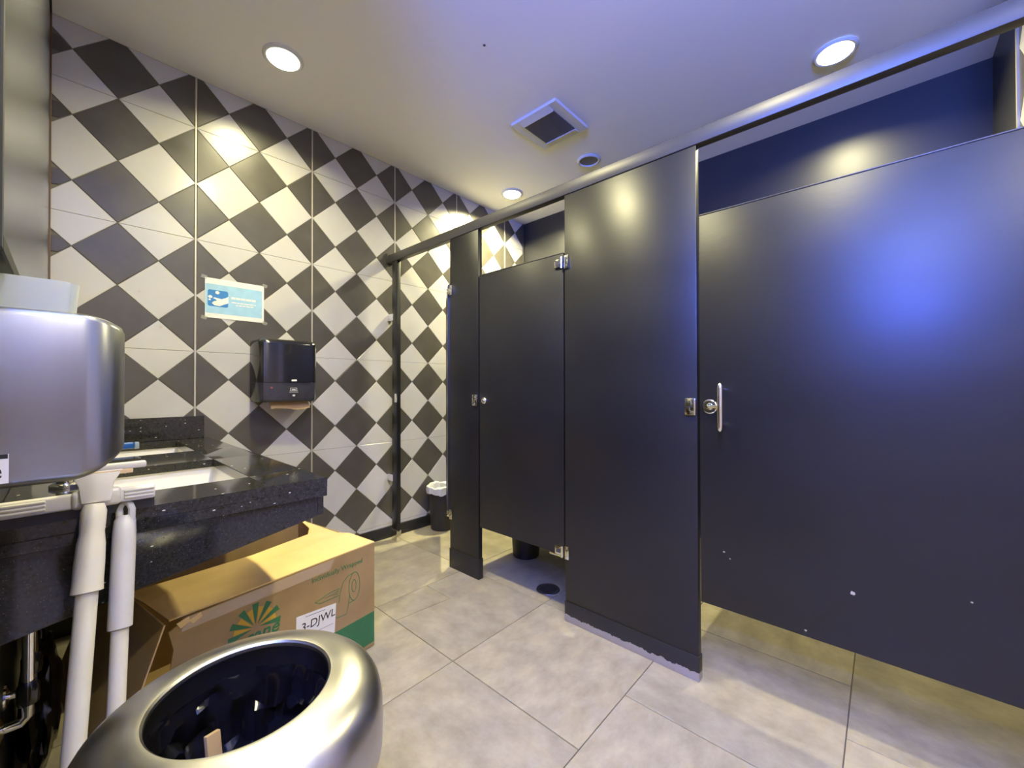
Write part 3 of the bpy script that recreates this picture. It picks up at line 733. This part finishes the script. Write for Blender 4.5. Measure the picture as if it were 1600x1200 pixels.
# ------------------------------------------------------------------ squeegee and second pole leaning on the counter end
sq = thing('floor_squeegee', 'long white pole with a wide squeegee head leaning on the counter end', 'squeegee', (-0.02, 0.95, 0))
p_top = Vector((0.042, 1.200, 0.905)); p_bot = Vector((-0.018, 0.960, 0.012))
ax = (p_bot-p_top).normalized()
def along(a, b_, t): return a+(b_-a)*t
Ls = (p_bot-p_top).length
q = B(); q.tube([along(p_top, p_bot, 0.17), along(p_top, p_bot, 0.52)], 0.0165, 18); finish('upper_tube', q, PLASTIC_W, sq)
q = B(); q.tube([along(p_top, p_bot, 0.521), along(p_top, p_bot, 0.985)], 0.0162, 18); finish('lower_tube', q, PLASTIC_W, sq)
q = B(); q.tube([along(p_top, p_bot, 0.985), p_bot], 0.0175, 18); finish('end_cap', q, PLASTIC_G, sq)
ts = [(0.015, .0155), (0.03, .0195), (0.055, .0195), (0.075, .0185), (0.10, .0212), (0.14, .0225), (0.175, .0225), (0.195, .0235), (0.197, .018)]
q = B(); q.tube([along(p_top, p_bot, a) for a, _ in ts], [r for _, r in ts], 20); finish('grip', q, PLASTIC_W, sq)
q = B()      # forked neck that carries the head
q.prism([(0.022, 1.190, 0.895), (0.066, 1.190, 0.895), (0.070, 1.200, 0.930), (0.086, 1.206, 0.957), (0.006, 1.206, 0.957), (0.018, 1.200, 0.930)], (0, 0.012, 0.004), 0.003, 2); finish('neck', q, PLASTIC_W, sq)
q = B(); q.box(0.030, 0.122, 1.206, 1.226, 0.955, 0.968, 0.003, 2); finish('scrubber', q, PLASTIC_W, sq)
q = B(); q.box(0.030, 0.100, 1.205, 1.225, 0.946, 0.955, 0.001, 1); finish('scrubber_pad', q, TOWEL, sq)
hdx0, hdx1 = -0.098, 0.137
q = B(); q.box(hdx0, hdx1, 1.206, 1.222, 0.884, 0.915, 0.005, 3); bar = finish('head_bar', q, PLASTIC_W, sq)
q = B(); q.box(0.008, 0.082, 1.200, 1.224, 0.882, 0.919, 0.008, 3); finish('head_clamp', q, PLASTIC_W, sq)
for (xa, xb) in ((hdx0+0.002, -0.025), (0.086, hdx1-0.002)):
    for z in (0.893, 0.9005, 0.908):
        q = B(); q.box(xa, xb, 1.2035, 1.2075, z-0.0024, z+0.0024, 0.0012, 1); finish('rib', q, PLASTIC_W, bar)
q = B(); q.box(hdx0, hdx1, 1.222, 1.228, 0.862, 0.892); finish('rubber_blade', q, BIN_PL, bar, smooth=False)

pl = thing('broom_pole', 'pale grey pole with a hanging loop leaning beside the squeegee', 'pole', (0.062, 0.98, 0))
a_t = Vector((0.089, 1.218, 0.862)); a_b = Vector((0.045, 0.985, 0.012))
q = B(); q.tube([along(a_t, a_b, 0.20), along(a_t, a_b, 0.99), a_b], 0.0140, 18); finish('tube', q, PLASTIC_W, pl)
ts = [(0.010, .012), (0.02, .0175), (0.05, .0192), (0.09, .0195), (0.262, .0195), (0.265, .015)]
q = B(); q.tube([along(a_t, a_b, a) for a, _ in ts], [r for _, r in ts], 20); finish('grip', q, PLASTIC_G, pl)
q = B(); c0 = along(a_t, a_b, 0.02); uax = (a_t-a_b).normalized(); rx = Vector((0.80, -0.60, 0))
path = [c0+rx*(-0.010), c0+rx*(-0.011)+uax*0.022, c0+rx*(-0.007)+uax*0.032, c0+uax*0.036, c0+rx*0.008+uax*0.032, c0+rx*0.012+uax*0.022, c0+rx*0.012]
q.tube(path, 0.0065, 10); finish('hanging_loop', q, PLASTIC_G, pl)

# ------------------------------------------------------------------ cardboard box
FLc = Vector((0.195, 1.537, 0)); U = Vector((0.98628, 0.16506, 0)); N = Vector((-0.16506, 0.98628, 0)); L = 0.733; BD = 0.60; BH = 0.448; TH = 0.005
def bp(u, n, z): return FLc+U*u+N*n+Vector((0, 0, z))
bx = thing('cardboard_box', 'open brown cardboard carton with green sunburst print under the counter', 'box', tuple(bp(L/2, BD/2, 0)))
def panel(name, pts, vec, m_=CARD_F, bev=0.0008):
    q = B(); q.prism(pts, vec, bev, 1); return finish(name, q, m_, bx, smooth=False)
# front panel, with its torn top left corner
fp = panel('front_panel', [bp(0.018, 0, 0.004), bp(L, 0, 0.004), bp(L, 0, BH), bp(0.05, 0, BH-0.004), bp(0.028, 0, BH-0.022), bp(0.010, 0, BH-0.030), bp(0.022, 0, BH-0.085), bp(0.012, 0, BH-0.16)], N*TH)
panel('right_panel', [bp(L-TH, TH, 0.004), bp(L-TH, BD, 0.004), bp(L-TH, BD, BH), bp(L-TH, TH, BH)], U*TH)
panel('back_panel', [bp(0, BD-TH, 0.004), bp(L-TH, BD-TH, 0.004), bp(L-TH, BD-TH, BH), bp(0, BD-TH, BH)], N*TH)
panel('bottom_panel', [bp(0.01, TH, 0.001), bp(L-TH, TH, 0.001), bp(L-TH, BD-TH, 0.001), bp(0.01, BD-TH, 0.001)], Vector((0, 0, TH)))
a72 = math.radians(72); dl = -U*math.cos(a72)-Vector((0, 0, math.sin(a72)))
tl = BH-0.006
panel('left_panel', [bp(0, 0.004, tl), bp(0, 0.66, tl), bp(0, 0.66, tl)+dl*0.36, bp(0, 0.004, tl)+dl*0.43], U*TH, CARD)
# long front flap folded down over the opening, creased lengthwise
q = B(); fz = BH+0.001
crease = 0.175; fd = 0.335
P = [bp(0.012, 0.002, fz), bp(L, 0.0, fz), bp(L, crease, fz+0.004), bp(0.005, crease+0.02, fz+0.002), bp(0.662, 0.346, fz-0.004), bp(0.0, fd+0.01, fz-0.012), bp(0.38, 0.322, fz-0.010)]
def thick(face_lists, th=0.0045):
    vs = [q.bm.verts.new(p) for p in P]
    for f in face_lists: q.bm.faces.new([vs[i] for i in f])
    bmesh.ops.recalc_face_normals(q.bm, faces=q.bm.faces)
    bmesh.ops.solidify(q.bm, geom=q.bm.faces, thickness=-th)
thick([(0, 1, 2, 3), (3, 2, 4, 6, 5)])
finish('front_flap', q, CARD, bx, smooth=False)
# right flap lies under it and runs to the back corner
panel('right_flap', [bp(L, 0.03, fz-0.011), bp(L, BD-0.004, fz-0.004), bp(0.690, 0.43, fz-0.008), bp(0.640, 0.36, fz-0.018), bp(L-0.17, 0.27, fz-0.024), bp(L-0.17, 0.08, fz-0.024)], Vector((0, 0, 0.004)), CARD)
# back flap stands tilted up behind the opening
panel('back_flap', [bp(0.02, BD-0.004, BH+0.001), bp(L-0.02, BD-0.004, BH+0.001), bp(L-0.04, BD+0.05, BH+0.16), bp(0.05, BD+0.05, BH+0.15)], N*0.0045, CARD)
# torn paper edges
random.seed(21)
for k in range(2):
    u_ = 0.028+k*0.030; q = B()
    q.prism([bp(u_, -0.001, BH-0.012-0.004*k % 3), bp(u_+0.03, -0.002, BH-0.004), bp(u_+0.034, -0.004, BH-0.018), bp(u_+0.01, -0.003, BH-0.030)], N*-0.001); finish('torn_paper', q, CARD, bx, smooth=False)
# clear tape along the top edge
TAPE = mat('carton_tape', (0.46, 0.34, 0.20), 0.16, coat=0.5, bump=0.5, bscale=45)
q = B(); q.prism([bp(0.04, -0.0006, BH-0.042), bp(0.52, -0.0006, BH-0.042), bp(0.54, -0.0006, BH-0.002), bp(0.05, -0.0006, BH-0.006)], N*-0.0005); finish('tape', q, TAPE, bx, smooth=False)
# print on the front panel
def fpt(u, z, e=0.0008): return bp(u, -e, z)
def fprism(name, pts, m_, e=0.0006, par=fp):
    q = B(); q.prism([fpt(u, z, 0.0002) for u, z in pts], N*-e); return finish(name, q, m_, par, smooth=False)
fprism('green_band', [(0.02, 0.020), (L-0.001, 0.020), (L-0.001, 0.151), (0.10, 0.151)], GREEN)
cu_, cz_ = 0.246, 0.318
for k in range(13):
    a = math.radians(-6+k*192/12); yel = k % 2 == 1; r0, r1 = 0.012, (0.066 if yel else 0.082); hw = math.radians(7.4)
    ex = 1.02
    fprism('sunburst_ray', [(cu_+ex*r0*math.cos(a), cz_+r0*math.sin(a)), (cu_+ex*r1*math.cos(a-hw), cz_+r1*math.sin(a-hw)), (cu_+ex*r1*math.cos(a+hw), cz_+r1*math.sin(a+hw))], YELLOW if yel else GREEN, 0.0006)
RU = U; RZ = Vector((0, 0, 1))
text_part('brand_lettering', 'ocane', 0.062, fpt(0.175, 0.272, 0.0010), RU, RZ, GREEN, fp, shear=0.25, bold=0.001)
text_part('wrapped_lettering', 'Individually Wrapped', 0.0265, fpt(0.444, 0.386, 0.0010), RU, RZ, GREEN, fp)
def outline(name, pts, r=0.0016, closed=False):
    q = B(); q.tube([fpt(u, z, 0.0003) for u, z in pts], r, 5, closed=closed)
    for v_ in q.bm.verts:      # flatten the line onto the carton
        dn = (v_.co-fpt(0, 0, 0.0003)).dot(-N); v_.co += N*dn*0.7
    return finish(name, q, GREEN, fp)
ell = lambda cx, cz, rx_, rz_, n=28: [(cx+rx_*math.cos(2*PI*k/n), cz+rz_*math.sin(2*PI*k/n)) for k in range(n)]
outline('roll_outline', ell(0.632, 0.300, 0.026, 0.058), closed=True)
outline('roll_outline', ell(0.630, 0.302, 0.010, 0.025), closed=True)
outline('roll_outline', [(0.632, 0.358), (0.600, 0.353), (0.578, 0.335), (0.566, 0.300), (0.560, 0.262)])
outline('roll_outline', [(0.608, 0.270), (0.604, 0.236), (0.595, 0.200), (0.548, 0.205)])
outline('roll_outline', [(0.606, 0.240), (0.632, 0.242)])
outline('roll_outline', [(0.563, 0.318), (0.520, 0.318), (0.458, 0.306), (0.480, 0.294), (0.560, 0.292)])
outline('roll_outline', [(0.558, 0.310), (0.500, 0.306), (0.556, 0.301)])
lb = fprism('shipping_label', [(0.384, 0.160), (0.541, 0.153), (0.547, 0.267), (0.386, 0.285)], PAPER, 0.0009)
text_part('label_lettering', '3-DJWL', 0.042, fpt(0.402, 0.222, 0.0014), U, RZ, INK, lb, shear=0.1)
q = B(); q.prism([fpt(0.42, 0.270, .0012), fpt(0.50, 0.262, .0012), fpt(0.50, 0.2635, .0012), fpt(0.42, 0.2715, .0012)], N*-0.0003); finish('label_line', q, INK, lb, smooth=False)
q = B(); q.prism([fpt(0.395, 0.200, .0012), fpt(0.535, 0.192, .0012), fpt(0.535, 0.193, .0012), fpt(0.395, 0.201, .0012)], N*-0.0003); finish('label_line', q, INK, lb, smooth=False)

# ------------------------------------------------------------------ steel bin in the foreground
bcx, bcy = 0.182, 0.704
sb = thing('steel_bin', 'round brushed steel open top bin with wide rolled rim', 'bin', (bcx, bcy, 0))
q = B(); q.lathe([(0, 0.012), (0.183, 0.012), (0.187, 0.02), (0.187, 0.575), (0.180, 0.575), (0.180, 0.024), (0, 0.024)], bcx, bcy, 64); finish('body', q, STEEL, sb)
q = B(); q.lathe([(0, 0.0), (0.178, 0.0), (0.180, 0.003), (0.180, 0.0115), (0, 0.0115)], bcx, bcy, 64); finish('base_ring', q, BIN_PL, sb)
prof = [(0.1885, 0.560), (0.1945, 0.561), (0.1955, 0.600), (0.1945, 0.628), (0.1905, 0.646), (0.183, 0.659), (0.171, 0.669), (0.155, 0.676), (0.137, 0.681), (0.122, 0.6835), (0.1165, 0.683), (0.1135, 0.680), (0.1130, 0.675),
        (0.1155, 0.672), (0.122, 0.677), (0.137, 0.6765), (0.155, 0.6715), (0.170, 0.6645), (0.181, 0.655), (0.187, 0.643), (0.1888, 0.62)]
q = B(); q.lathe(prof, bcx, bcy, 96, close=True); finish('rim', q, STEEL, sb)
q = B(); q.lathe([(0.1140, 0.6745), (0.1155, 0.672), (0.1215, 0.632), (0.1240, 0.632), (0.1180, 0.672)], bcx, bcy, 72, close=True); finish('inner_collar', q, mat('collar_dark', (0.010, 0.010, 0.011), 0.30, 0.0), sb)
from mathutils import noise as mnoise
def crumple(i, a):
    s_ = min(1.0, 0.15+0.16*i)
    v = Vector((math.cos(a)*2.2, math.sin(a)*2.2, i*0.55))
    n1 = mnoise.noise(v*1.6); n2 = mnoise.noise(v*4.1+Vector((9, 3, 1)))
    return (s_*(0.030*n1+0.016*abs(n2)-0.012), s_*(0.030*mnoise.noise(v*2.0+Vector((4, 7, 2)))))
lp = [(0.1225, 0.640), (0.1235, 0.630), (0.126, 0.615), (0.128, 0.598), (0.131, 0.578), (0.133, 0.556), (0.134, 0.532), (0.132, 0.506), (0.128, 0.480), (0.121, 0.456), (0.110, 0.436), (0.092, 0.420), (0.070, 0.408), (0.040, 0.402), (0, 0.400)]
q = B(); q.lathe(lp, bcx, bcy, 110, jit=crumple)
for v_ in q.bm.verts:
    r_ = math.hypot(v_.co.x-bcx, v_.co.y-bcy)
    if r_ > 0.150: v_.co.x = bcx+(v_.co.x-bcx)*0.150/r_; v_.co.y = bcy+(v_.co.y-bcy)*0.150/r_
ln = finish('liner', q, LINER_B, sb)

# cardboard strip dropped into the steel bin
q = B(); q.prism([(0.150, 0.735, 0.44), (0.170, 0.745, 0.44), (0.166, 0.790, 0.585), (0.146, 0.780, 0.590)], (0.003, -0.006, 0.001), 0.0006, 1)
tag(finish('cardboard_strip', q, CARD_F, smooth=False), 'narrow cardboard strip standing inside the steel bin', 'cardboard')

# ------------------------------------------------------------------ small bins and floor drain in the stalls
def small_bin(x, y, h, r0, r1, label, liner):
    t = thing('waste_bin', label, 'bin', (x, y, 0))
    q = B(); q.lathe([(0, 0.0), (r0-0.004, 0.0), (r0, 0.005), (r1-0.003, h-0.012), (r1+0.003, h-0.010), (r1+0.003, h), (r1-0.003, h), (r0-0.004, 0.010), (0, 0.010)], x, y, 36); finish('body', q, BIN_PL, t)
    if liner:
        rp = [random.uniform(0, 6.28) for _ in range(4)]
        def jit(i, a): return (0.004*math.sin(8*a+rp[0]+i)+0.003*math.sin(15*a+rp[1]), 0.006*math.sin(5*a+rp[2]+i*.8)+0.003*math.sin(13*a+rp[3]))
        q = B(); q.lathe([(r1+0.010, h-0.045), (r1+0.012, h-0.02), (r1+0.012, h+0.006), (r1+0.002, h+0.014), (r1-0.010, h+0.004), (r1-0.014, h-0.06), (r1-0.022, h-0.12), (0, h-0.14)], x, y, 40, jit=jit); finish('liner', q, LINER_W, t)
small_bin(2.052, 2.634, 0.335, 0.092, 0.113, 'small black bin with white liner beside the tile wall', True)
small_bin(2.100, 1.792, 0.300, 0.088, 0.108, 'small dark bin inside the stall with the narrow door', False)
fd_ = thing('floor_drain', 'round dark floor drain under the narrow stall door', 'drain', (1.823, 1.394, 0))
q = B(); q.lathe([(0.048, 0.0006), (0.066, 0.0006), (0.064, 0.004), (0.052, 0.0045), (0.048, 0.003)], 1.823, 1.394, 40, close=True); finish('ring', q, mat('drain_metal', (0.16, 0.15, 0.15), 0.4, 0.8), fd_)
q = B(); q.lathe([(0, 0.0006), (0.048, 0.0006), (0.048, 0.0015), (0, 0.0015)], 1.823, 1.394, 32); finish('well', q, INK, fd_)
q = B()
for k in range(7):
    dx = -0.039+k*0.013; hl = math.sqrt(0.047**2-dx*dx)
    q.box(1.823+dx-0.0024, 1.823+dx+0.0024, 1.394-hl, 1.394+hl, 0.0015, 0.0035)
finish('grate', q, mat('drain_metal', (0.16, 0.15, 0.15), 0.4, 0.8), fd_, smooth=False)

# ------------------------------------------------------------------ blue light panel by the entrance (behind the camera; it colours the stalls)
bl = thing('blue_light_panel', 'tall blue illuminated panel on the entrance wall', 'light panel', (-1.44, -0.45, 2.05))
tilt = math.radians(42); pc = Vector((-1.21, -0.45, 2.28))
def tilted(q):      # the panel leans back on its bracket and washes the ceiling
    bmesh.ops.rotate(q.bm, verts=q.bm.verts, cent=pc, matrix=Matrix.Rotation(-tilt, 3, 'Y'))
    return q
q = B(); q.box(pc.x-0.03, pc.x-0.006, pc.y-0.28, pc.y+0.28, pc.z-0.27, pc.z+0.27, 0.004); finish('housing', tilted(q), BLACK_PL, bl)
q = B(); q.box(pc.x-0.0059, pc.x, pc.y-0.26, pc.y+0.26, pc.z-0.25, pc.z+0.25); finish('lit_face', tilted(q), BLUE_LED, bl, smooth=False)
q = B(); q.box(-1.4498, pc.x-0.03, pc.y-0.06, pc.y+0.06, pc.z-0.05, pc.z, 0.003); finish('bracket', q, BLACK_PL, bl)
l = bpy.data.lights.new('blue_wash', 'AREA'); l.shape = 'RECTANGLE'; l.size = 0.48; l.size_y = 0.48
l.energy = BLUE_WASH_W; l.color = (0.10, 0.24, 1.0); l.spread = math.radians(105)
lo = bpy.data.objects.new('blue_wash', l); C.objects.link(lo)
nrm = Vector((math.cos(tilt), 0, math.sin(tilt)))
lo.matrix_world = Matrix.Translation(pc+nrm*0.01) @ (-nrm).to_track_quat('Z', 'Y').to_matrix().to_4x4()
mw = lo.matrix_world.copy(); lo.parent = bl; lo.matrix_parent_inverse = Matrix.Translation(-Vector(bl.location)); lo.matrix_basis = mw
